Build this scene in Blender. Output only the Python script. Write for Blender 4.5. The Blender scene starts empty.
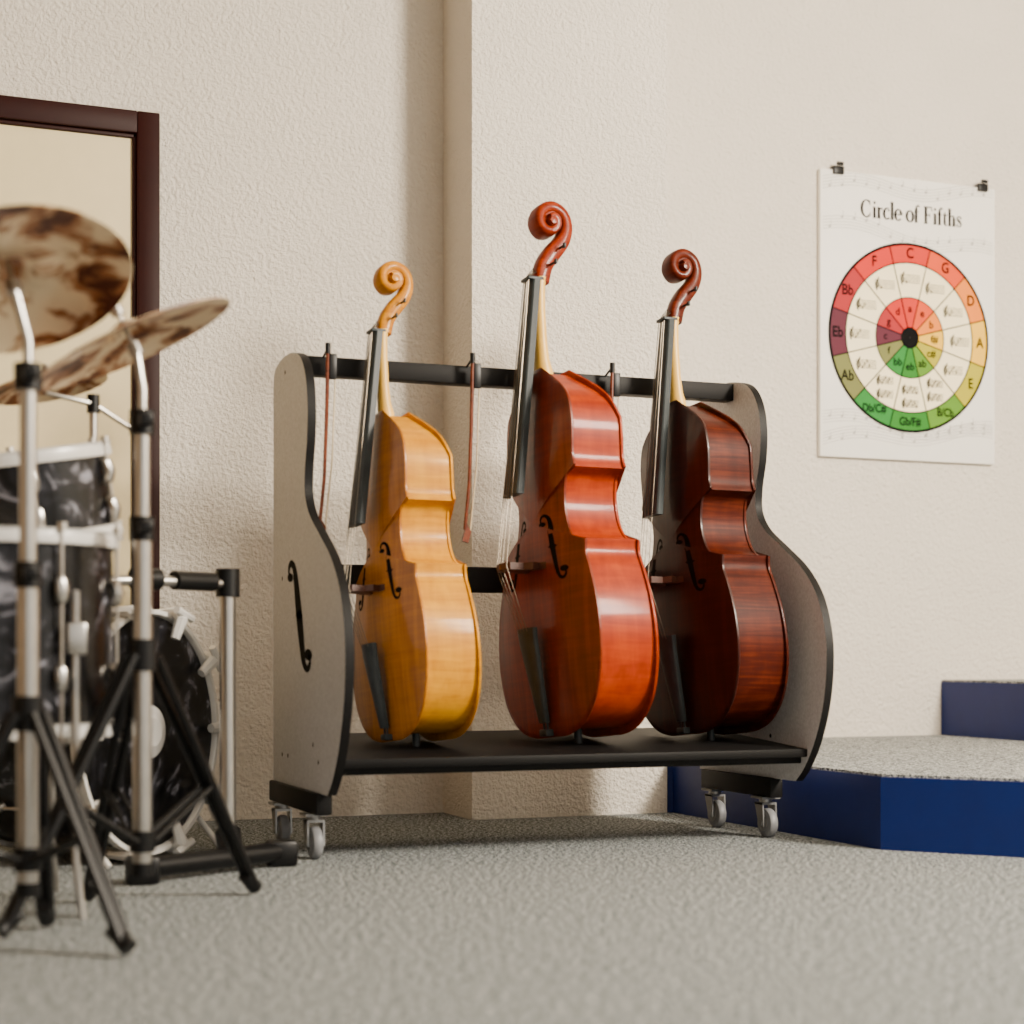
import bpy, bmesh, math, random
from mathutils import Vector, Matrix, Euler
random.seed(4)
scene = bpy.context.scene
COL = scene.collection

# ------------------------------------------------------------ utilities
def lin(c):
    c /= 255.0
    return c/12.92 if c <= 0.04045 else ((c+0.055)/1.055)**2.4
def S(r, g, b): return (lin(r), lin(g), lin(b), 1)

def empty(name, loc=(0,0,0), rot=(0,0,0), scale=1.0):
    e = bpy.data.objects.new(name, None)
    e.location = loc; e.rotation_euler = rot; e.scale = (scale,)*3
    e.empty_display_size = .1
    COL.objects.link(e); return e

class N:
    def __init__(s, name):
        s.m = bpy.data.materials.new(name); s.m.use_nodes = True
        s.t = s.m.node_tree; s.p = s.t.nodes['Principled BSDF']
    def node(s, typ, **kw):
        n = s.t.nodes.new(typ)
        for k, v in kw.items():
            if k in n.inputs: n.inputs[k].default_value = v
            else: setattr(n, k, v)
        return n
    def link(s, a, b): s.t.links.new(a, b)
    def coords(s, scale=(1,1,1), rot=(0,0,0), kind='Object'):
        tc = s.node('ShaderNodeTexCoord'); mp = s.node('ShaderNodeMapping')
        mp.inputs['Scale'].default_value = scale; mp.inputs['Rotation'].default_value = rot
        s.link(tc.outputs[kind], mp.inputs['Vector']); return mp.outputs['Vector']
    def ramp(s, fac, stops):
        r = s.node('ShaderNodeValToRGB'); e = r.color_ramp.elements
        while len(e) < len(stops): e.new(.5)
        for el, (p, c) in zip(e, stops): el.position = p; el.color = c
        s.link(fac, r.inputs['Fac']); return r.outputs['Color']
    def bump(s, h, strength=.3, dist=.01):
        b = s.node('ShaderNodeBump'); b.inputs['Strength'].default_value = strength
        b.inputs['Distance'].default_value = dist
        s.link(h, b.inputs['Height']); s.link(b.outputs['Normal'], s.p.inputs['Normal'])

def plain(name, col, rough=.5, metal=0, coat=0, spec=.5, var=.06):
    n = N(name); p = n.p
    v = n.coords((1,1,1)); nz = n.node('ShaderNodeTexNoise', Scale=18.0, Detail=4.0)
    n.link(v, nz.inputs['Vector'])
    a = tuple(max(0, c*(1-var)) for c in col[:3])+(1,); b = tuple(c*(1+var) for c in col[:3])+(1,)
    n.link(n.ramp(nz.outputs['Fac'], [(.3, a), (.7, b)]), p.inputs['Base Color'])
    p.inputs['Roughness'].default_value = rough; p.inputs['Metallic'].default_value = metal
    p.inputs['Coat Weight'].default_value = coat; p.inputs['Specular IOR Level'].default_value = spec
    return n.m

def m_plaster(name, col):
    n = N(name); v = n.coords()
    a = n.node('ShaderNodeTexNoise', Scale=72.0, Detail=5.0, Roughness=.62)
    b = n.node('ShaderNodeTexNoise', Scale=3.0, Detail=3.0)
    n.link(v, a.inputs['Vector']); n.link(v, b.inputs['Vector'])
    d = tuple(c*.95 for c in col[:3])+(1,)
    n.link(n.ramp(b.outputs['Fac'], [(.3, d), (.7, col)]), n.p.inputs['Base Color'])
    n.p.inputs['Roughness'].default_value = .85
    n.bump(a.outputs['Fac'], 1.0, .018); return n.m

def m_carpet(name, c1, c2, c3):
    n = N(name); v = n.coords()
    a = n.node('ShaderNodeTexNoise', Scale=190.0, Detail=3.0, Roughness=.75)
    n.link(v, a.inputs['Vector'])
    w = n.node('ShaderNodeTexNoise', Scale=90.0, Detail=4.0, Roughness=.75)
    n.link(v, w.inputs['Vector'])
    mx = n.node('ShaderNodeMath', operation='ADD'); mx2 = n.node('ShaderNodeMath', operation='MULTIPLY')
    mx2.inputs[1].default_value = .5
    n.link(a.outputs['Fac'], mx.inputs[0]); n.link(w.outputs['Fac'], mx.inputs[1]); n.link(mx.outputs[0], mx2.inputs[0])
    n.link(n.ramp(mx2.outputs[0], [(.45, c1), (.5, c2), (.55, c3)]), n.p.inputs['Base Color'])
    n.p.inputs['Roughness'].default_value = .95; n.p.inputs['Specular IOR Level'].default_value = .15
    n.bump(a.outputs['Fac'], .5, .007); return n.m

def m_wood(name, dark, mid, light, grain=(60,60,2), flame=(3,3,70), flamix=.5, rough=.34, coat=.25, spec=.25):
    n = N(name)
    v1 = n.coords(grain); v2 = n.coords(flame)
    a = n.node('ShaderNodeTexNoise', Scale=1.0, Detail=5.0, Roughness=.6, Distortion=.3)
    b = n.node('ShaderNodeTexNoise', Scale=1.0, Detail=2.0, Distortion=.8)
    n.link(v1, a.inputs['Vector']); n.link(v2, b.inputs['Vector'])
    mix = n.node('ShaderNodeMix'); mix.inputs[0].default_value = flamix
    n.link(a.outputs['Fac'], mix.inputs[2]); n.link(b.outputs['Fac'], mix.inputs[3])
    n.link(n.ramp(mix.outputs[0], [(.34, dark), (.5, mid), (.66, light)]), n.p.inputs['Base Color'])
    n.p.inputs['Roughness'].default_value = rough; n.p.inputs['Specular IOR Level'].default_value = spec
    n.p.inputs['Coat Weight'].default_value = coat; n.p.inputs['Coat Roughness'].default_value = .1
    return n.m

def crom(pts, k=8, closed=False):
    P = [Vector(p) for p in pts]; out = []
    n = len(P); rng = range(n) if closed else range(n-1)
    for i in rng:
        if closed: p0,p1,p2,p3 = P[i-1],P[i],P[(i+1)%n],P[(i+2)%n]
        else:
            p1,p2 = P[i],P[i+1]
            p0 = P[i-1] if i > 0 else p1*2-p2
            p3 = P[i+2] if i+2 < n else p2*2-p1
        for j in range(k):
            t = j/k
            out.append(.5*((2*p1)+(p2-p0)*t+(2*p0-5*p1+4*p2-p3)*t*t+(3*p1-p0-3*p2+p3)*t**3))
    if not closed: out.append(P[-1].copy())
    return out

class MB:
    def __init__(s): s.bm = bmesh.new()
    def grid(s, rows, closed_u=True, cap0=False, cap1=False, mi=0):
        R = [[s.bm.verts.new(p) for p in r] for r in rows]
        n = len(R[0])
        for a, b in zip(R, R[1:]):
            for i in range(n if closed_u else n-1):
                j = (i+1) % n
                try: s.bm.faces.new((a[i], a[j], b[j], b[i])).material_index = mi
                except ValueError: pass
        if cap0: s.bm.faces.new(list(reversed(R[0]))).material_index = mi
        if cap1: s.bm.faces.new(R[-1]).material_index = mi
        return R
    def box(s, lo, hi, bev=0, M=None, mi=0):
        lo, hi = Vector(lo), Vector(hi)
        r = bmesh.ops.create_cube(s.bm, size=1)
        vs = r['verts']; c = (lo+hi)/2; d = hi-lo
        for v in vs: v.co = Vector((v.co.x*d.x, v.co.y*d.y, v.co.z*d.z))+c
        fs = set(f for v in vs for f in v.link_faces)
        for f in fs: f.material_index = mi
        if bev > 0:
            es = list(set(e for v in vs for e in v.link_edges))
            rr = bmesh.ops.bevel(s.bm, geom=es, offset=bev, segments=2, affect='EDGES', profile=.5)
            vs = list(set(v for f in rr['faces'] for v in f.verts) | set(v for v in vs if v.is_valid))
        if M is not None:
            for v in vs: v.co = M @ v.co
        return s
    def tube(s, pts, r, seg=14, caps=True, mi=0, flat=1.0, up=None):
        P = [Vector(p) for p in pts]; n = len(P)
        rs = r if isinstance(r, (list, tuple)) else [r]*n
        rows = []; prev = None
        for i in range(n):
            t = (P[min(i+1, n-1)]-P[max(i-1, 0)]).normalized()
            if prev is None:
                ref = Vector(up) if up else (Vector((0,0,1)) if abs(t.z) < .9 else Vector((0,1,0)))
                a = t.cross(ref).normalized()
            else:
                a = (prev - t*prev.dot(t)).normalized()
            prev = a; b = t.cross(a)
            rows.append([P[i]+a*math.cos(2*math.pi*k/seg)*rs[i]+b*math.sin(2*math.pi*k/seg)*rs[i]*flat for k in range(seg)])
        s.grid(rows, True, caps, caps, mi); return s
    def cyl(s, p1, p2, r, r2=None, seg=18, mi=0):
        return s.tube([p1, p2], [r, r if r2 is None else r2], seg, True, mi)
    def lathe(s, prof, M=Matrix(), seg=48, mi=0):
        rows = [[M @ Vector((max(r, 1e-4)*math.cos(2*math.pi*k/seg), max(r, 1e-4)*math.sin(2*math.pi*k/seg), z)) for k in range(seg)] for r, z in prof]
        s.grid(rows, True, False, False, mi); return s
    def prism(s, poly, axis, a, b, side_mi=0, cap_mi=0):
        def P(p, t):
            return {'x': (t, p[0], p[1]), 'y': (p[0], t, p[1]), 'z': (p[0], p[1], t)}[axis]
        A = [s.bm.verts.new(P(p, a)) for p in poly]; B = [s.bm.verts.new(P(p, b)) for p in poly]
        n = len(poly)
        for i in range(n):
            j = (i+1) % n
            s.bm.faces.new((A[i], A[j], B[j], B[i])).material_index = side_mi
        s.bm.faces.new(list(reversed(A))).material_index = cap_mi
        s.bm.faces.new(B).material_index = cap_mi
        return s
    def quad(s, pts, mi=0):
        s.bm.faces.new([s.bm.verts.new(p) for p in pts]).material_index = mi; return s
    def make(s, name, mats, parent=None, smooth=True, angle=35):
        bmesh.ops.remove_doubles(s.bm, verts=s.bm.verts, dist=1e-6)
        bmesh.ops.recalc_face_normals(s.bm, faces=s.bm.faces)
        me = bpy.data.meshes.new(name); s.bm.to_mesh(me); s.bm.free()
        for m in (mats if isinstance(mats, (list, tuple)) else [mats]): me.materials.append(m)
        if smooth:
            me.shade_smooth(); me.set_sharp_from_angle(angle=math.radians(angle))
        o = bpy.data.objects.new(name, me); COL.objects.link(o)
        if parent: o.parent = parent
        return o

def axisM(loc, zdir, xhint=(1,0,0)):
    z = Vector(zdir).normalized(); x = Vector(xhint); x = (x-z*x.dot(z)).normalized(); y = z.cross(x)
    M = Matrix((x, y, z)).transposed().to_4x4(); M.translation = Vector(loc); return M

# ------------------------------------------------------------ materials
M_WALL = m_plaster('plaster_cream', S(236,227,213))
M_TAN = m_plaster('plaster_tan', S(170,146,116))
M_CEIL = m_plaster('plaster_ceiling', S(238,230,216))
M_CARPET = m_carpet('carpet_grey', S(24,32,36), S(96,103,105), S(190,193,192))
M_CARPET2 = m_carpet('carpet_riser', S(54,60,62), S(122,126,127), S(196,197,194))
M_BLUE = plain('blue_painted_panel', S(2,28,92), .45, coat=.0, spec=.3)
M_FRAME = plain('mahogany_door_frame', S(36,5,2), .5, coat=.0, spec=.15)
M_DOOR = plain('cream_door_leaf', S(222,204,160), .45, var=.02)
M_BLACK = plain('black_laminate', S(11,10,10), .55, spec=.2)
M_BLACKG = plain('black_gloss', S(8,8,9), .4, spec=.25)
M_CHROME = plain('chrome_satin', S(184,180,174), .28, metal=1)
M_STEEL = plain('steel_grey', S(150,150,150), .35, metal=.8)
M_WHEEL = plain('grey_wheel', S(120,121,124), .45)
M_EBONY = plain('ebony', S(42,48,50), .45, spec=.3, var=.25)
M_STRING = plain('string_steel', S(110,102,90), .35, metal=1)
M_MAPLE = plain('maple_bare', S(228,180,80), .4)
M_HOLE = plain('dark_opening', S(6,3,2), .8, spec=.1)
M_CLEARHEAD = plain('drum_head_coated', S(230,228,222), .5)

def m_lam():
    n = N('grey_laminate'); v = n.coords((1,1,.6))
    a = n.node('ShaderNodeTexNoise', Scale=220.0, Detail=3.0, Roughness=.6); n.link(v, a.inputs['Vector'])
    n.link(n.ramp(a.outputs['Fac'], [(.3, S(172,171,173)), (.7, S(204,203,205))]), n.p.inputs['Base Color'])
    n.p.inputs['Roughness'].default_value = .5; return n.m
M_LAM = m_lam()
def m_pearl():
    n = N('black_pearl_wrap'); v = n.coords()
    a = n.node('ShaderNodeTexNoise', Scale=9.0, Detail=6.0, Roughness=.62, Distortion=1.8); n.link(v, a.inputs['Vector'])
    n.link(n.ramp(a.outputs['Fac'], [(.47, S(4,4,5)), (.58, S(28,28,33)), (.68, S(128,128,138))]), n.p.inputs['Base Color'])
    n.p.inputs['Roughness'].default_value = .3; n.p.inputs['Coat Weight'].default_value = .15; n.p.inputs['Specular IOR Level'].default_value = .3; return n.m
M_PEARL = m_pearl()
def m_bronze():
    n = N('cymbal_bronze'); v = n.coords()
    a = n.node('ShaderNodeTexNoise', Scale=10.0, Detail=4.0, Roughness=.6, Distortion=.7); n.link(v, a.inputs['Vector'])
    n.link(n.ramp(a.outputs['Fac'], [(.40, S(70,22,10)), (.47, S(160,104,62)), (.54, S(236,214,178))]), n.p.inputs['Base Color'])  # dirty brown patches; cream reflections painted into the base colour
    n.p.inputs['Metallic'].default_value = .3; n.p.inputs['Roughness'].default_value = .3; return n.m
M_BRONZE = m_bronze()

# ------------------------------------------------------------ room
YL, YR, CX0, CX1, CY = 5.10, 5.45, 1.784, 2.444, 4.835
H = 3.3
MB().box((-2.2,-3.2,-.1),(6.2,5.6,0)).make('floor', M_CARPET, smooth=False)
MB().box((-2.2,YL,0),(CX0+.02,YL+.12,H)).make('wall_back', M_WALL, smooth=False)
MB().box((CX0,CY,0),(CX1,5.57,H)).make('wall_column', M_WALL, smooth=False)
MB().box((CX1,YR,0),(6.2,YR+.12,H)).make('wall_alcove', M_WALL, smooth=False)
MB().box((-2.2,-3.2,0),(-2.08,YL,H)).make('wall_left', M_TAN, smooth=False)
MB().box((6.2,-3.2,0),(6.32,5.57,H)).make('wall_right', M_WALL, smooth=False)
MB().box((-2.2,-.6,H),(6.32,5.6,H+.1)).make('ceiling', M_CEIL, smooth=False)

# door in back wall
d = empty('door_1', (0,0,0))
b = MB()
X0,X1,ZT,w = -.15,.885,2.107,.066
b.box((X1-w,YL-.03,0),(X1,YL+.0,ZT),.004)
b.box((X0,YL-.03,0),(X0+w,YL+.0,ZT),.004)
b.box((X0+w,YL-.03,ZT-w),(X1-w,YL+.0,ZT),.004)
b.box((X1-w-.012,YL-.016,0),(X1-w,YL,ZT-w),.003)
b.box((X0+w,YL-.016,0),(X0+w+.012,YL,ZT-w),.003)
b.box((X0+w,YL-.016,ZT-w-.012),(X1-w,YL,ZT-w),.003)
b.make('frame', M_FRAME, d)
MB().box((X0+w,YL-.006,.005),(X1-w,YL-.001,ZT-w)).make('leaf', M_DOOR, d)
b = MB(); b.cyl((X0+.12,YL-.006,1.0),(X0+.12,YL-.05,1.0),.012); b.tube([(X0+.12,YL-.05,1.0),(X0+.24,YL-.05,1.0)],.009)
b.make('handle', M_STEEL, d)

# risers
R1 = [(2.462,4.83),(2.487,3.71),(2.80,3.33),(6.19,3.33),(6.19,YR-.002),(CX1+.004,YR-.002),(CX1+.004,4.838)]
r = empty('carpeted_riser')
MB().prism(R1,'z',0,.187).make('fascia', M_BLUE, r, smooth=False)
def inset(poly, d):
    c = Vector((4.6,4.4)); return [(Vector(p)-c)*(1-d/2)+c for p in poly]
MB().prism(inset(R1,.006),'z',.187,.194).make('carpet_top', M_CARPET2, r, smooth=False)
R2 = [(3.925,YR-.002),(3.925,4.75),(4.22,4.4),(6.19,4.4),(6.19,YR-.002)]
r = empty('carpeted_riser')
MB().prism(R2,'z',.194,.398).make('fascia', M_BLUE, r, smooth=False)
MB().prism(inset(R2,.006),'z',.398,.405).make('carpet_top', M_CARPET2, r, smooth=False)

# ------------------------------------------------------------ poster
p = empty('circle_of_fifths_poster')
PY = YR-.022
PX0,PX1,PZ0,PZ1 = 3.376,4.158,1.237,2.302
M_PAPER = plain('poster_paper', S(232,228,220), .5, var=.015)
M_INK = plain('poster_ink', S(6,5,5), .7, spec=.1)
M_FAINT = plain('poster_faint_ink', S(172,168,162), .6)
MB().box((PX0,PY,PZ0),(PX1,YR-.001,PZ1),.002).make('board', M_PAPER, p)
cx, cz, RR = 3.768, 1.70, .354
def P(r, a, off): return (cx+r*math.cos(a), PY-off, cz+r*math.sin(a))
def wedge(b, r0, r1, a0, a1, off, mi=0, k=10):
    for i in range(k):
        s0 = a0+(a1-a0)*i/k; s1 = a0+(a1-a0)*(i+1)/k
        b.quad([P(r0,s0,off),P(r1,s0,off),P(r1,s1,off),P(r0,s1,off)], mi)
cols = [(196,44,28),(210,72,28),(224,124,34),(230,180,48),(170,160,32),(88,134,34),(42,116,34),(38,122,46),(112,114,62),(84,30,46),(160,34,38),(196,38,26)]
cm = [plain('poster_colour_%d'%i, S(*c), .6, spec=.2, var=.02) for i,c in enumerate(cols)]
cream = plain('poster_cream', S(246,232,190), .55, var=.01)
b = MB(); bi = MB()
for i in range(12):
    a = math.radians(90-30*i); h = math.radians(15)
    wedge(b, .80*RR, RR, a-h, a+h, .0012, i)
    wedge(b, .09*RR, .43*RR, a-h, a+h, .0012, i)
    wedge(b, .43*RR, .80*RR, a-h, a+h, .0012, 12)
b.make('colour_wheel', cm+[cream], p, smooth=False)
def ring(b, r, t, off): wedge(b, r-t/2, r+t/2, 0, 2*math.pi, off, 0, 96)
ring(bi, RR, .010, .002); ring(bi, .80*RR, .005, .002); ring(bi, .43*RR, .004, .002)
wedge(bi, 0.0005, .115*RR, 0, 2*math.pi, .002, 0, 40)
def line(b, p0, p1, t, off):
    p0, p1 = Vector(p0), Vector(p1); dd = (p1-p0).normalized(); n = Vector((-dd.y, dd.x))*t/2
    b.quad([(q.x, PY-off, q.y) for q in (p0-n, p1-n, p1+n, p0+n)])
for i in range(12):
    a = math.radians(75-30*i)
    line(bi, (cx+.10*RR*math.cos(a), cz+.10*RR*math.sin(a)), (cx+RR*math.cos(a), cz+RR*math.sin(a)), .0042, .002)
    a = math.radians(90-30*i)
    nst = 2 if i in (5,6,7) else 1
    kq = 1.25 if nst == 1 else 1.05
    for kst in range(nst):
        ox = cx+(.635)*RR*math.cos(a); oz = cz+(.63)*RR*math.sin(a)+(kst-(nst-1)/2)*.052
        for j in range(5):
            line(bi, (ox-.036*kq, oz+(j-2)*.0058*kq), (ox+.036*kq, oz+(j-2)*.0058*kq), .0018, .0021)
        cl = crom([(ox+u*kq,oz+v*kq) for u,v in ((-.026,-.018),(-.030,-.013),(-.024,.012),(-.021,.02),(-.026,.012),(-.033,0),(-.027,-.009),(-.020,-.003),(-.026,.003))],3)
        for q0,q1 in zip(cl,cl[1:]): line(bi, q0, q1, .0042, .0022)
        for j in range(max(1,min(i, 12-i))):
            xx = ox+(-.012+j*.008)*kq; zz = oz+((j*2)%5-2)*.0048*kq
            line(bi, (xx-.002,zz-.007),(xx-.002,zz+.007),.0026,.0022); line(bi,(xx-.003,zz),(xx+.003,zz+.001),.0044,.0022)
bi.make('wheel_linework', M_INK, p, smooth=False)
bf = MB()
for base, slope in ((2.23,.02),(2.08,-.05),(1.28,.06),(1.36,-.04)):
    for j in range(5):
        pts = [(PX0+.01+(PX1-PX0-.02)*t/24, base+slope*t/24+.02*math.sin(t*.35)+j*.011) for t in range(25)]
        for q0,q1 in zip(pts,pts[1:]): line(bf, q0, q1, .0019, .0004)
    for j in range(14):
        xx = PX0+.04+j*.053; zz = base+slope*j/14+.02*math.sin(j*1.72*.35)+random.uniform(0,.045)
        line(bf,(xx-.005,zz),(xx+.005,zz+.002),.009,.0005); line(bf,(xx+.005,zz),(xx+.005,zz+.024),.0024,.0005)
bf.make('background_music', M_FAINT, p, smooth=False)
def text(body, x, z, size, off=.0028, sx=1, bold=0, name='label'):
    c = bpy.data.curves.new(name, 'FONT'); c.body = body; c.size = size; c.align_x = 'CENTER'; c.align_y = 'CENTER'
    c.offset = bold; c.materials.append(M_INK)
    o = bpy.data.objects.new(name, c); COL.objects.link(o); o.location = (x, PY-off, z); o.rotation_euler = (math.pi/2,0,0)
    o.scale = (sx,1,1); o.parent = p
T, t_ = .125, .045
def ell(cx_, cy_, rx, ry, a0, a1, tk=.125, tn=.045, n=22):
    out = []
    for i in range(n+1):
        a = math.radians(a0+(a1-a0)*i/n); out.append((cx_+rx*math.cos(a), cy_+ry*math.sin(a), tn+(tk-tn)*abs(math.cos(a))**1.5))
    return out
def stem(x, y0, y1): return [(x,y0,T),(x,y1,T)]
def serif(x, y, w_=.09): return [(x-w_,y,t_),(x+w_,y,t_)]
G = {
 'C': (.72,[ell(.36,.36,.29,.36,48,318), [(.56,.72,.02),(.565,.52,.04)], [(.575,.12,.02),(.585,.22,.03)]]),
 'i': (.27,[stem(.13,0,.46), serif(.13,.01,.10), [(.03,.45,t_),(.13,.455,t_)], [(.075,.64,.10),(.185,.64,.10)]]),
 'r': (.39,[stem(.13,0,.46), serif(.13,.01,.11), [(.03,.45,t_),(.13,.455,t_)], [(.17,.34,.03),(.22,.43,.035),(.29,.455,.04)], [(.27,.41,.09),(.35,.41,.09)]]),
 'c': (.43,[ell(.24,.23,.18,.235,55,318), [(.31,.37,.08),(.385,.37,.08)]]),
 'l': (.27,[stem(.13,0,.75), serif(.13,.01,.10), [(.03,.74,t_),(.13,.745,t_)]]),
 'e': (.46,[ell(.24,.23,.185,.235,0,318), [(.08,.245,t_),(.42,.245,t_)]]),
 'o': (.50,[ell(.25,.23,.20,.235,0,360)]),
 'f': (.32,[[(.14,0,T),(.14,.55,T),(.16,.66,.07),(.22,.735,.04),(.29,.745,.04)], serif(.14,.01,.10), [(.03,.45,t_),(.27,.45,t_)], [(.27,.70,.08),(.34,.70,.08)]]),
 'F': (.62,[stem(.17,0,.72), serif(.17,.01,.12), [(.04,.71,t_),(.54,.71,t_)], [(.53,.72,.02),(.545,.55,.045)], [(.2,.37,t_),(.40,.37,t_)], [(.40,.28,.03),(.40,.46,.03)]]),
 't': (.34,[[(.15,.60,.03),(.15,.45,.08),(.15,.12,T),(.17,.03,.07),(.24,.0,.04),(.31,.05,.03)], [(.03,.45,t_),(.30,.45,t_)]]),
 'h': (.54,[stem(.13,0,.75), serif(.13,.01,.10), [(.03,.74,t_),(.13,.745,t_)], [(.17,.36,.03),(.24,.44,.035),(.32,.455,.045),(.385,.40,.08),(.40,.3,T),(.40,0,T)], serif(.40,.01,.10)]),
 's': (.38,[[(.30,.36,.03),(.26,.44,.03),(.18,.46,.035),(.09,.41,.06),(.09,.32,.08),(.19,.24,.11),(.29,.17,.08),(.31,.08,.06),(.22,.0,.035),(.12,.01,.03),(.06,.11,.03)], [(.31,.46,.02),(.31,.34,.03)], [(.05,0,.02),(.05,.13,.03)]]),
 ' ': (.26,[])}
TITLE = 'Circle of Fifths'
W = sum(G[c][0] for c in TITLE); width = .455; sc = width/W; hx = sc*1.22
bt_ = MB(); x = (PX0+PX1)/2+.010-width/2
k_ = 0
for c in TITLE:
    for st in G[c][1]:
        pr = None; k_ += 1; off = .002+.00008*(k_ % 4)
        for i,(a,zz,wd) in enumerate(st):
            q0 = st[max(i-1,0)]; q1 = st[min(i+1,len(st)-1)]
            dv = Vector(((q1[0]-q0[0])*sc,(q1[1]-q0[1])*hx)).normalized(); n = Vector((-dv.y,dv.x))*wd*sc/2*1.2
            cpt = Vector((x+a*sc, 2.14+zz*hx)); cur = (cpt+n, cpt-n)
            if pr: bt_.quad([(v.x,PY-off,v.y) for v in (pr[0],cur[0],cur[1],pr[1])])
            pr = cur
    x += G[c][0]*sc
bt_.make('title_lettering', M_INK, p, smooth=False)
for i, s in enumerate(['C','G','D','A','E','B/Cb','Gb/F#','Db/C#','Ab','Eb','Bb','F']):
    a = math.radians(90-30*i); text(s, cx+.9*RR*math.cos(a), cz+.9*RR*math.sin(a), .056 if len(s)<3 else .044, sx=.85, bold=.0009)
for i, s in enumerate(['a','e','b','f#','c#','ab','eb','bb','f','c','g','d']):
    a = math.radians(90-30*i); text(s, cx+.31*RR*math.cos(a), cz+.31*RR*math.sin(a), .040, bold=.0006)
b = MB()
for x in (PX0+.075, PX1-.06):
    b.box((x-.022,PY-.012,PZ1-.016),(x+.022,YR-.001,PZ1+.014),.003)
    b.cyl((x-.012,PY-.016,PZ1+.02),(x+.012,PY-.016,PZ1+.02),.007)
b.make('hanging_clips', M_BLACKG, p)

# ------------------------------------------------------------ rack
rk = empty('instrument_storage_rack')
prof = crom([(4.46,1.21),(4.445,1.255),(4.36,1.276),(4.26,1.275),(4.175,1.25),(4.125,1.195),(4.105,1.12),(4.11,1.04),(4.13,.965),(4.13,.90),(4.085,.845),(3.99,.79),(3.89,.73),(3.815,.655),(3.775,.56),(3.768,.47),(3.785,.37),(3.825,.275),(3.875,.205),(3.92,.165)],6)
prof = [(q.x,q.y) for q in prof]+[(4.46,.165)]
def ffun():
    pts = [(-.17,.36,.012),(-.175,.44,.016),(-.11,.49,.022),(-.045,.44,.030),(-.02,.30,.038),(0,0,.048),(.02,-.30,.038),(.045,-.44,.030),(.11,-.49,.022),(.175,-.44,.016),(.17,-.36,.012)]
    return crom(pts, 5)
FP = ffun()
def fshape(b, mapf, mi=0, fat=1.0, eye=1.0):
    L = []; R_ = []
    for i, q in enumerate(FP):
        a = FP[max(i-1,0)]; c = FP[min(i+1,len(FP)-1)]
        t = Vector((c.x-a.x, c.y-a.y)).normalized(); n = Vector((-t.y,t.x))*q.z*fat
        L.append((q.x+n.x,q.y+n.y)); R_.append((q.x-n.x,q.y-n.y))
    for i in range(len(FP)-1):
        b.quad([mapf(*L[i]),mapf(*L[i+1]),mapf(*R_[i+1]),mapf(*R_[i])],mi)
    for (ex,ey,er) in ((-.155,.36,.042*eye),(.155,-.36,.052*eye)):
        for k in range(16):
            a0=2*math.pi*k/16;a1=2*math.pi*(k+1)/16
            b.bm.faces.new([b.bm.verts.new(mapf(*q)) for q in ((ex,ey),(ex+er*1.6*math.cos(a0),ey+er*math.sin(a0)),(ex+er*1.6*math.cos(a1),ey+er*math.sin(a1)))]).material_index=mi
    for s in (-1,1):
        b.bm.faces.new([b.bm.verts.new(mapf(*q)) for q in ((0,.05),(0,-.05),(s*.09,0))]).material_index=mi
for nm, xa, xb in (('side_panel_1',1.080,1.102),('side_panel_2',2.362,2.384)):
    MB().prism(prof,'x',xa,xb,1,0).make(nm, [M_LAM,M_BLACK], rk, angle=50)
    b = MB()
    for xx in (xa-.0008, xb+.0008):
        fshape(b, lambda u,v: (xx, 4.185-u*.42+v*.07, .60+v*.275), fat=1.5)
        for (yy,zz) in ((4.36,.24),(4.30,.24),(4.36,.70),(4.0,.24),(4.05,.28),(4.33,1.235)):
            b.lathe([(.0001,0),(.006,0)], axisM((xx,yy,zz),(1,0,0),(0,1,0)), 12)
    b.make(nm+'_f_cutout', M_HOLE, rk, smooth=False)
b = MB()
b.box((1.102,4.255,1.222),(2.362,4.305,1.270),.003)
b.box((1.102,4.375,.672),(2.362,4.415,.742),.003)
b.make('cross_bars', M_BLACK, rk)
b = MB(); Mx = Matrix.Translation((0,3.86,.232)) @ Matrix.Rotation(math.radians(3.6),4,'X')
b.box((1.102,0,0),(2.362,.57,.022),.003,Mx); b.box((1.102,.03,-.02),(2.362,.05,0),.002,Mx)
b.make('bottom_shelf', M_BLACK, rk)
b = MB()
for x,y0,y1 in ((1.089,3.98,4.465),(2.369,4.03,4.43)): b.box((x-.020,y0,.112),(x+.020,y1,.166),.004)
b.make('skids', M_BLACK, rk)
bw = MB(); bs = MB()
for x,ys in ((1.085,(4.39,4.065)),(2.369,(4.38,4.09))):
    for y in ys:
        yo = y-.012
        bs.box((x-.028,y-.032,.106),(x+.028,y+.032,.112)); bs.cyl((x,y,.09),(x,y,.107),.018)
        for s in (-1,1):
            bs.prism([(y-.022,.095),(y+.022,.095),(yo+.012,.032),(yo-.014,.032)],'x',x+s*.02-.002,x+s*.02+.002)
        bs.box((x-.022,y-.022,.09),(x+.022,y+.022,.096))
        Mc = axisM((x-.014,yo,.040),(1,0,0),(0,1,0))
        bw.lathe([(.0,0),(.03,0),(.037,.003),(.040,.008),(.040,.020),(.037,.025),(.03,.028),(0,.028)],Mc,32)
        bs.lathe([(.0,-.01),(.008,-.01),(.012,-.003),(.022,-.002),(.022,.030),(.012,.031),(.008,.038),(0,.038)],Mc,24)
bw.make('caster_wheels', M_WHEEL, rk); bs.make('caster_forks', M_STEEL, rk)

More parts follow.
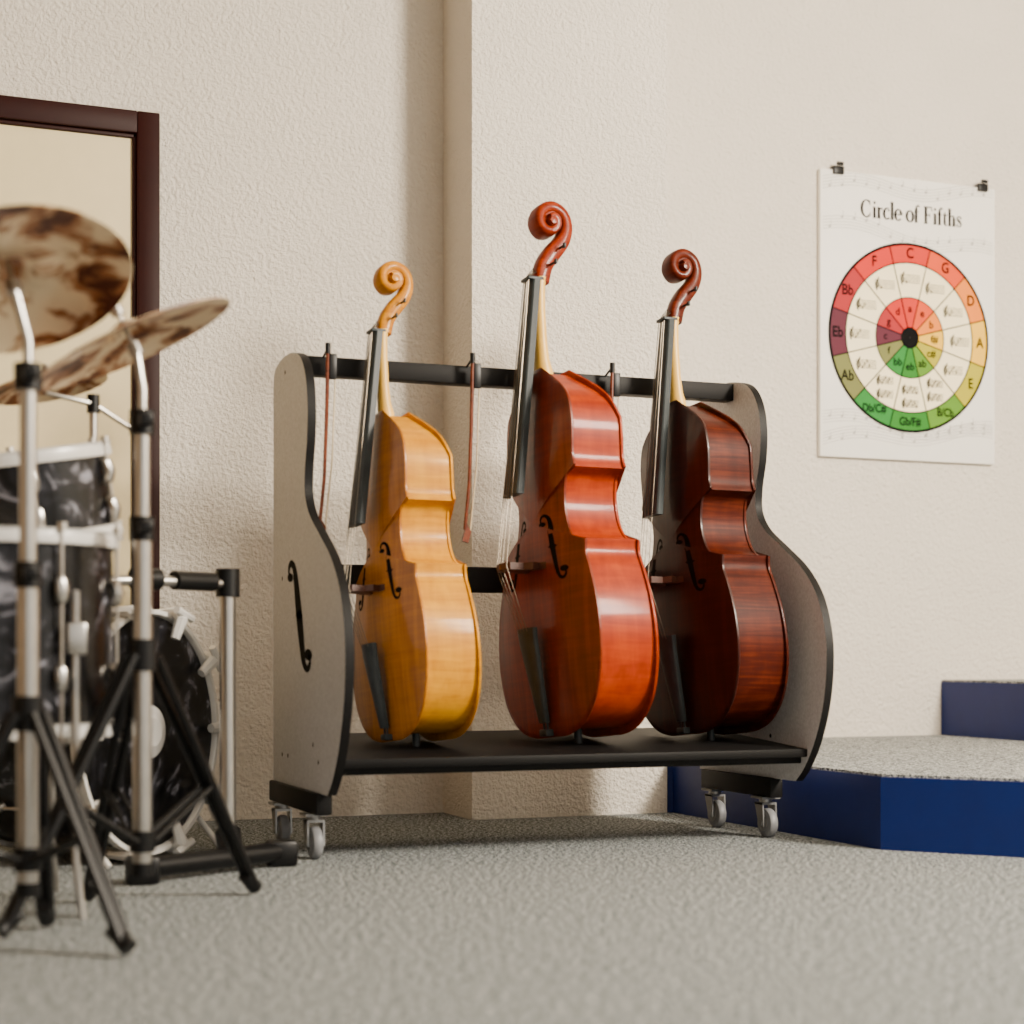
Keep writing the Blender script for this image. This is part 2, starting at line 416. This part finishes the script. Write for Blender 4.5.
# ------------------------------------------------------------ basses
BL = .97
segA = [(0,0),(.10,.003),(.182,.03),(.244,.09),(.275,.17),(.283,.25),(.272,.34),(.246,.42),(.228,.465),(.230,.502)]
segB = [(.230,.502),(.178,.512),(.146,.545),(.130,.60),(.132,.65),(.147,.688),(.188,.705)]
segC = [(.188,.705),(.181,.735),(.184,.79),(.183,.84),(.170,.892),(.142,.925),(.108,.950),(.07,.975),(.03,1.0)]
half = crom(segA,6)[:-1]+crom(segB,6)[:-1]+crom(segC,6)
half = [(q.x, q.y*BL) for q in half]
OUT = half + [(-u,v) for u,v in reversed(half[1:])]
VC = .575*BL
ANG = sorted((math.atan2(v-VC,u), math.hypot(u,v-VC)) for u,v in OUT)
def Rof(a):
    A = ANG
    for i in range(len(A)-1):
        if A[i][0] <= a <= A[i+1][0]:
            t = (a-A[i][0])/max(1e-9, A[i+1][0]-A[i][0]); return A[i][1]*(1-t)+A[i+1][1]*t
    return A[0][1]
def arch(s, Hh):
    s = min(1,s); return Hh*(1-s**2.2)**1.3
def depth(v):
    t = max(0, (v-.84*BL)/(.16*BL)); return .162-.024*min(1,v/(.8*BL))-.062*t
FH, BH = .028, .022
def front_x(u, v):
    s = math.hypot(u, v-VC)/Rof(math.atan2(v-VC,u)); return -.006-arch(s, FH)

def make_bass(loc, scale, lean, pal, yaw=5):
    e = empty('double_bass', loc, (math.radians(-lean), 0, math.radians(yaw)), scale)
    plate, rib, neckm = pal
    def pt(u, v, x, s=1): return (x, -u*s, VC+(v-VC)*s)
    for nm, sg in (('top_plate',-1),('back_plate',1)):
        b = MB(); rows = []
        for s in (.955, 1.0):
            rows.append([pt(u,v,0 if sg<0 else depth(v), s) for u,v in OUT])
        rows.append([pt(u,v,(0 if sg<0 else depth(v))+sg*.004,1.006) for u,v in OUT])
        for s in (1.0,.975,.94,.88,.8,.7,.6,.5,.4,.3,.2,.1,.002):
            rows.append([pt(u,v,(0 if sg<0 else depth(VC+(v-VC)*s))+sg*(.007+arch(s,FH if sg<0 else BH)), s) for u,v in OUT])
        b.grid(rows)
        b.make(nm, plate if sg<0 else rib, e, angle=50)
    b = MB(); rows = []
    for t in (0,.25,.5,.75,1):
        rows.append([pt(u,v,depth(v)*t,.968) for u,v in OUT])
    b.grid(rows); b.make('ribs', rib, e, angle=28)
    b = MB()
    for sd in (1,-1):
        def mf(u,v):
            uu = .100+u*.24+(-v)*.035; vv = .500*BL+v*.175
            return (front_x(uu,vv)-.0014, -uu*sd, vv)
        fshape(b, mf, fat=1.0, eye=.9)
    b.make('f_holes', M_HOLE, e, smooth=False)
    # neck
    nutx, nutz = .010, BL+.243
    b = MB()
    ctr = [(.020,BL-.05,.028,.026),(.018,BL+.0,.026,.024),(.014,BL+.03,.023,.019),(.012,BL+.08,.021,.017),(.012,BL+.17,.019,.016),(.014,nutz-.01,.019,.017),(.018,nutz+.01,.020,.020)]
    rows = []
    for x,z,wy,wx in ctr:
        rows.append([(x+wx*math.cos(a), wy*math.sin(a)*1.15, z) for a in [2*math.pi*k/20 for k in range(20)]])
    b.grid(rows, True, True, True); b.make('neck', M_MAPLE, e)
    b = MB()
    fz0, fx0 = .650*BL, -.094
    rows = []
    for z,x,wy in ((fz0,fx0,.044),(nutz,nutx-.018,.025)):
        r = []
        for k in range(9):
            a = math.pi*(k/8); r.append((x-.010*math.sin(a), -wy*math.cos(a), z))
        r += [(x+.018, wy*.92, z),(x+.018,-wy*.92,z)]
        rows.append(r)
    b.grid(rows, True, True, True)
    b.box((nutx-.036,-.023,nutz),(nutx+.01,.023,nutz+.008),.001)
    b.make('fingerboard', M_EBONY, e, angle=30)
    # scroll and pegbox
    sp = [(.010,0,.022,.020),(.022,.045,.023,.022),(.048,.082,.024,.024),(.078,.118,.021,.025),(.090,.156,.017,.026),(.079,.190,.016,.027),(.047,.206,.016,.028),(.016,.192,.016,.030),(.006,.163,.0155,.032),(.020,.140,.014,.034),(.044,.140,.0125,.036),(.056,.158,.0115,.038),(.047,.177,.0105,.040),(.032,.172,.010,.041)]
    S1 = crom([(a,z,t) for a,z,t,w_ in sp],5); S2 = crom([(w_,0,0) for a,z,t,w_ in sp],5)
    b = MB(); rows = []
    for i,q in enumerate(S1):
        a = S1[max(i-1,0)]; c = S1[min(i+1,len(S1)-1)]
        t = Vector((c.x-a.x,0,c.y-a.y)).normalized(); n = Vector((t.z,0,-t.x)); wv = S2[i].x
        r = []
        for k in range(16):
            an = 2*math.pi*k/16; cc, ss = math.cos(an), math.sin(an)
            cc = math.copysign(abs(cc)**.55,cc); ss = math.copysign(abs(ss)**.55,ss)
            r.append(Vector((nutx+q.x,0,nutz+q.y))+n*q.z*cc+Vector((0,1,0))*wv*ss)
        rows.append(r)
    b.grid(rows, True, True, True)
    b.lathe([(0,-.022),(.034,-.022),(.034,.022),(0,.022)], axisM((nutx+.038,0,nutz+.165),(0,1,0)),28)
    b.lathe([(0,-.048),(.010,-.047),(.013,-.04),(.013,.04),(.010,.047),(0,.048)], axisM((nutx+.036,0,nutz+.160),(0,1,0)),20)
    b.make('scroll', neckm, e, angle=45)
    b = MB()
    for i,(x,z) in enumerate(((.034,.045),(.048,.068),(.062,.092),(.074,.112))):
        sd = 1 if i%2 else -1
        b.cyl((nutx+x,sd*.015,nutz+z),(nutx+x,sd*.044,nutz+z),.0035)
        b.box((nutx+x-.003,min(sd*.042,sd*.054),nutz+z-.007),(nutx+x+.003,max(sd*.042,sd*.054),nutz+z+.007),.002)
    b.make('tuning_machines', M_EBONY, e)
    # bridge
    bz = .455*BL
    b = MB(); bt = -.128; bb = front_x(0,bz)+.004
    prof_ = [(-.062,bb+.012),(-.066,bb-.004),(-.040,bb-.012),(-.052,bb-.035),(-.030,bb-.052),(-.036,bt+.006),(-.02,bt-.004),(0,bt-.008),(.02,bt-.004),(.036,bt+.006),(.030,bb-.052),(.052,bb-.035),(.040,bb-.012),(.066,bb-.004),(.062,bb+.012),(.030,bb-.004),(.012,bb-.018),(0,bb-.03),(-.012,bb-.018),(-.030,bb-.004)]
    b.prism([(x,y) for y,x in prof_],'z',bz-.009,bz+.009)
    b.make('bridge', M_BRIDGE, e, smooth=False)
    # tailpiece
    b = MB(); rows = []
    tz0, tz1 = .035, .290*BL
    for z,x,wy in ((tz0,-.022,.018),(tz0+.03,-.028,.023),(tz1-.04,-.060,.044),(tz1,-.064,.048)):
        r = []
        for k in range(9):
            a = math.pi*(k/8); r.append((x-.014*math.sin(a), -wy*math.cos(a), z))
        r += [(x+.006, wy, z),(x+.006,-wy,z)]
        rows.append(r)
    b.grid(rows, True, True, True)
    b.box((-.03,-.02,.0),(.002,.02,.018),.003)
    b.tube([(-.02,-.010,tz0+.005),(-.018,-.010,.01),(-.018,.010,.01),(-.02,.010,tz0+.005)],.003)
    b.make('tailpiece', M_EBONY, e, angle=30)
    b = MB()
    for k in range(4):
        o = (k-1.5)
        b.tube([(nutx-.031,o*.010,nutz+.006),(-.134+abs(o)*.003,o*.019,bz),(-.075,o*.016,tz1-.01)],.0012,6)
        b.tube([(nutx-.031,o*.010,nutz+.006),(nutx+.03+k*.008,o*.004,nutz+.05+k*.02)],.0012,6)
    b.make('strings', M_STRING, e)
    MB().cyl((.075,0,-.022),(.075,0,.02),.011).make('endpin', M_EBONY, e)
    return e
M_BRIDGE = plain('bridge_maple', S(62,30,16), .5)
L4 = lambda r,g,b: (r,g,b,1)
rk_ = dict(rough=.42, coat=.10, spec=.10)
palY = (m_wood('amber_spruce', L4(.24,.068,.0), L4(.34,.110,.0), L4(.44,.15,.001), flamix=.3),
        m_wood('amber_maple', L4(.42,.155,.0), L4(.54,.225,.0), L4(.64,.29,.0), grain=(30,30,3), flame=(6,6,60), flamix=.5, **rk_),
        m_wood('amber_scroll', L4(.36,.12,.0), L4(.46,.175,.0), L4(.56,.235,.0), **rk_))
palR = (m_wood('red_spruce', L4(.085,.008,.0), L4(.14,.014,.0), L4(.20,.023,.0), flamix=.3),
        m_wood('red_maple', L4(.19,.013,.0), L4(.26,.023,.0), L4(.34,.038,.0), grain=(30,30,3), flame=(5,5,40), flamix=.5, **rk_),
        m_wood('red_scroll', L4(.12,.008,.0), L4(.19,.016,.0), L4(.26,.027,.0), **rk_))
palD = (m_wood('mahogany_spruce', L4(.014,.0016,.0004), L4(.026,.003,.0008), L4(.042,.0055,.0015), flamix=.3),
        m_wood('mahogany_maple', L4(.022,.002,.0004), L4(.046,.005,.0008), L4(.088,.012,.0015), grain=(20,20,4), flame=(5,5,90), flamix=.6, **rk_),
        m_wood('mahogany_scroll', L4(.045,.004,.0005), L4(.085,.009,.001), L4(.13,.016,.0015), **rk_))
make_bass((1.732,4.085,.288), 1.0, 5.2, palR)
make_bass((1.294,4.085,.286), .862, 5.6, palY)
make_bass((2.130,4.085,.288), .935, 5.4, palD)

# bows
M_BOWW = m_wood('pernambuco', L4(.04,.007,.002), L4(.12,.024,.006), L4(.18,.04,.01), coat=.05)
M_HAIR = plain('bow_hair', S(214,196,160), .6)
for x in (1.168,1.562,1.968):
    e = empty('bass_bow', (x,4.212,0), (0,0,0))
    b = MB(); b.tube([(-.006,0,1.27),(-.010,0,1.10),(-.016,0,.95),(-.028,0,.83)],[.0055,.005,.0045,.0045],10)
    b.prism([(-.036,.80),(-.020,.795),(-.012,.825),(-.024,.845)],'y',-.006,.006); b.make('stick', M_BOWW, e)
    b = MB(); b.box((-.004,-.007,1.205),(.016,.007,1.27),.002); b.cyl((-.006,0,1.27),(-.006,0,1.297),.007)
    b.tube([(-.006,0,1.285),(-.006,.045,1.268)],.003); b.make('frog', M_BLACKG, e)
    MB().tube([(.013,0,1.21),(.005,0,1.0),(-.013,0,.826)],.0024,6).make('hair', M_HAIR, e)

# ------------------------------------------------------------ drum kit
def drum(name, loc, axis, r, h, lugs, hoopm, topm, xh=(1,0,0), hoop_h=.028, legs=None):
    e = empty(name); M = axisM(loc, axis, xh)
    MB().lathe([(r-.006,0),(r,.002),(r,h-.002),(r-.006,h)], M, 64).make('shell', M_PEARL, e)
    b = MB()
    for z0 in (-.006, h-.018):
        b.lathe([(r+.002,z0),(r+.012,z0),(r+.014,z0+hoop_h*.2),(r+.012,z0+hoop_h*.8),(r+.016,z0+hoop_h),(r+.006,z0+hoop_h),(r+.002,z0+hoop_h-.006),(r+.002,z0)], M, 64)
    b.make('hoops', hoopm, e)
    MB().lathe([(0,h+.001),(r*.5,h+.001),(r,h-.0)], M, 64).lathe([(0,-.001),(r,0)], M, 64).make('heads', topm, e)
    b = MB()
    for k in range(lugs):
        a = 2*math.pi*(k+.5)/lugs; c, s_ = math.cos(a), math.sin(a)
        q = lambda rr, z: M @ Vector((rr*c, rr*s_, z))
        b.cyl(q(r+.014,.0), q(r+.014,h), .0035, seg=8)
        for zz in (h*.28,h*.72):
            b.tube([q(r+.001,zz-.022),q(r+.012,zz-.016),q(r+.016,zz),q(r+.012,zz+.016),q(r+.001,zz+.022)],[.008,.012,.013,.012,.008],10)
        for zz in (-.008,h+.012): b.cyl(q(r+.016,zz-.008),q(r+.016,zz+.008),.009,seg=8)
    b.make('lugs', M_CHROME, e)
    return e, M
M_HOOP = plain('hoop_bright', S(222,220,216), .3, metal=.2)
e, M = drum('floor_tom', (.300,3.43,.350), (0,0,1), .203, .375, 8, M_HOOP, M_CLEARHEAD)
b = MB()
for a in (60,180,300):
    c, s_ = math.cos(math.radians(a)), math.sin(math.radians(a))
    b.tube([(.300+.22*c,3.43+.22*s_,.62),(.300+.22*c,3.43+.22*s_,.12),(.300+.24*c,3.43+.24*s_,.01)],.007,10)
    b.box((.300+.22*c-.018,3.43+.22*s_-.018,.5),(.300+.22*c+.018,3.43+.22*s_+.018,.56),.005)
b.make('legs', M_CHROME, e)
drum('rack_tom', (.375,3.655,.735), (-.16,-.10,1), .172, .18, 6, M_HOOP, M_CLEARHEAD)
ax = (.7285,-.686,0)
e, M = drum('bass_drum', (.706-ax[0]*.38,4.184-ax[1]*.38,.312), ax, .283, .38, 10, M_HOOP, M_PEARL, xh=(0,0,1), hoop_h=.030)
b = MB()
for k in range(10):
    a = 2*math.pi*(k+.5)/10; c,s_ = math.cos(a), math.sin(a); q = lambda rr,z: M @ Vector((rr*c,rr*s_,z))
    b.tube([q(.240,.404),q(.29,.412),q(.306,.39),q(.306,.33)],[.012,.017,.017,.010],8)
    b.cyl(q(.306,.26),q(.306,.41),.006,seg=8); b.tube([M@Vector((.306*math.cos(a-.12),.306*math.sin(a-.12),.418)),M@Vector((.306*math.cos(a+.12),.306*math.sin(a+.12),.418))],.010,8)
b.lathe([(.0,.384),(.035,.392),(.045,.386),(.06,.3855),(.065,.382)], M, 40)
for sg in (-1,1):
    q0 = M @ Vector((-.16, sg*.24, .30)); b.tube([q0, (q0.x+ax[0]*.13, q0.y+ax[1]*.13, .012)], .008, 10)
b.make('claws_and_spurs', M_HOOP, e)

def cymbal(b, loc, n, r):
    M = axisM(loc, n)
    prof = [(0,.030*r/.2),(.02,.029*r/.2),(.04*r/.2,.018*r/.2),(.046*r/.2,.012*r/.2),(r*.5,.006),(r*.8,-.004),(r,-.014),(r,-.016),(r*.8,-.006),(r*.5,.004),(.046*r/.2,.010*r/.2),(.04*r/.2,.016*r/.2),(.02,.027*r/.2),(0,.028*r/.2)]
    b.lathe(prof, M, 64); return M
def stand(name, base, hubz, feet, top, cym_loc, cym_n, r):
    e = empty(name); x,y = base
    b = MB(); cymbal(b, cym_loc, cym_n, r); b.make('cymbal', M_BRONZE, e, angle=60)
    b = MB()
    b.cyl((x,y,.10),(x,y,hubz+.25),.0185); b.cyl((x,y,hubz+.2),(x,y,top-.10),.0145)
    c = Vector(cym_loc); n = Vector(cym_n).normalized()
    b.tube([(x,y,top-.12),(x,y,top-.06),tuple(c-n*.03)],.009,12); b.cyl(c-n*.03,c+n*.065,.0045); b.cyl(c+n*.045,c+n*.06,.013)
    b.cyl(c-n*.035,c-n*.012,.014)
    b.make('tubes', M_CHROME, e)
    b = MB()
    for z in (hubz+.24, top-.12): b.cyl((x,y,z-.025),(x,y,z+.02),.024); b.box((x-.012,y-.055,z-.012),(x+.012,y-.015,z+.01),.004)
    b.cyl((x,y,hubz-.03),(x,y,hubz+.03),.028); b.cyl((x,y,.13),(x,y,.17),.025); b.cyl((x,y,.085),(x,y,.11),.021)
    for fx,fy in feet:
        dv = Vector((fx-x,fy-y,0)); L = dv.length; u = dv/L; sd = Vector((-u.y,u.x,0))
        for s_ in (-.014,.014):
            b.tube([Vector((x,y,hubz))+u*.025+sd*s_, Vector((fx,fy,.02))+sd*s_*.5],.0095,8)
            b.tube([Vector((x,y,.15))+u*.02+sd*s_, Vector((x,y,0))+u*L*.55+Vector((0,0,.02+(hubz-.02)*.45))+sd*s_*.8],.006,8)
        b.tube([Vector((fx,fy,.045))-u*.03,Vector((fx,fy,.016))+u*.01],[.014,.016],10)
    b.make('tripod_and_clamps', M_BLACKG, e)
stand('crash_cymbal_stand',(.302,3.021),.40,[(.44,2.85),(.352,3.20),(.085,2.955)],1.10,(.275,3.03,1.150),(-.150,.436,.9),.205)
stand('ride_cymbal_stand',(.531,3.232),.50,[(.800,3.488),(.27,3.10),(.47,3.50)],1.06,(.508,3.239,1.098),(-.42,.08,.9),.200)

e = empty('drum_rack_frame')
b = MB(); cymbal(b,(.410,3.74,1.085),(-.2,.1,.95),.13); b.make('splash_cymbal', M_BRONZE, e, angle=60)
b = MB(); b.cyl((.84,3.916,.05),(.84,3.916,.70),.019); b.tube([(.84,3.916,.665),(.62,3.78,.665),(.50,3.77,.66)],.012,12)
b.cyl((.518,3.80,.64),(.518,3.80,1.06),.009); b.tube([(.60,3.80,1.0),(.518,3.80,1.05),(.410,3.74,1.06),(.410,3.74,1.12)],.006,10)
b.make('tubes', M_CHROME, e)
b = MB(); b.tube([(.609,3.74,.035),(.999,3.96,.035)],.024,16)
for t in (0,1):
    x = .615+.36*t; y = 3.743+.205*t; b.box((x-.035,y-.03,0),(x+.035,y+.03,.062),.01)
b.cyl((.84,3.87,.03),(.84,3.916,.09),.03); b.cyl((.84,3.916,.635),(.84,3.916,.70),.028)
b.tube([(.80,3.89,.668),(.70,3.83,.668)],.022,14); b.tube([(.66,3.80,.668),(.60,3.77,.668)],.024,14)
b.cyl((.518,3.80,.635),(.518,3.80,.70),.022); b.cyl((.518,3.80,1.03),(.518,3.80,1.07),.014)
b.make('clamps_and_base', M_BLACKG, e)

# ------------------------------------------------------------ lights
def area(name, loc, target, size, power, col, sy=None):
    L = bpy.data.lights.new(name,'AREA'); L.energy = power; L.color = col; L.size = size
    if sy: L.shape = 'RECTANGLE'; L.size_y = sy
    o = bpy.data.objects.new(name, L); COL.objects.link(o); o.location = loc
    o.rotation_euler = (Vector(target)-Vector(loc)).to_track_quat('-Z','Y').to_euler(); return o
area('added_area_light_1', (4.3,.2,2.9),(2.2,5.0,1.3), .9, 640, (1,.89,.74))  # unseen key light, added front right to brighten column and back wall
area('added_area_light_2', (2.6,1.0,3.25),(2.4,1.8,0), 1.6, 100, (1,.84,.64))  # unseen overhead area light, added to light the floor; no fixture modelled
w_ = bpy.data.worlds.new('world'); scene.world = w_; w_.use_nodes = True
bg = w_.node_tree.nodes['Background']; bg.inputs[0].default_value = (1,.94,.85,1); bg.inputs[1].default_value = 1.15

cam = bpy.data.cameras.new('camera'); co = bpy.data.objects.new('camera', cam); COL.objects.link(co)
co.location = (0,0,.5); co.rotation_euler = (math.pi/2,0,math.radians(-21.6))
cam.sensor_width = 36; cam.lens = 1700/1024*36; cam.shift_y = (655-512)/1024; cam.clip_start = .05
cam.dof.use_dof = True; cam.dof.focus_distance = 5.0; cam.dof.aperture_fstop = 1.9
scene.camera = co
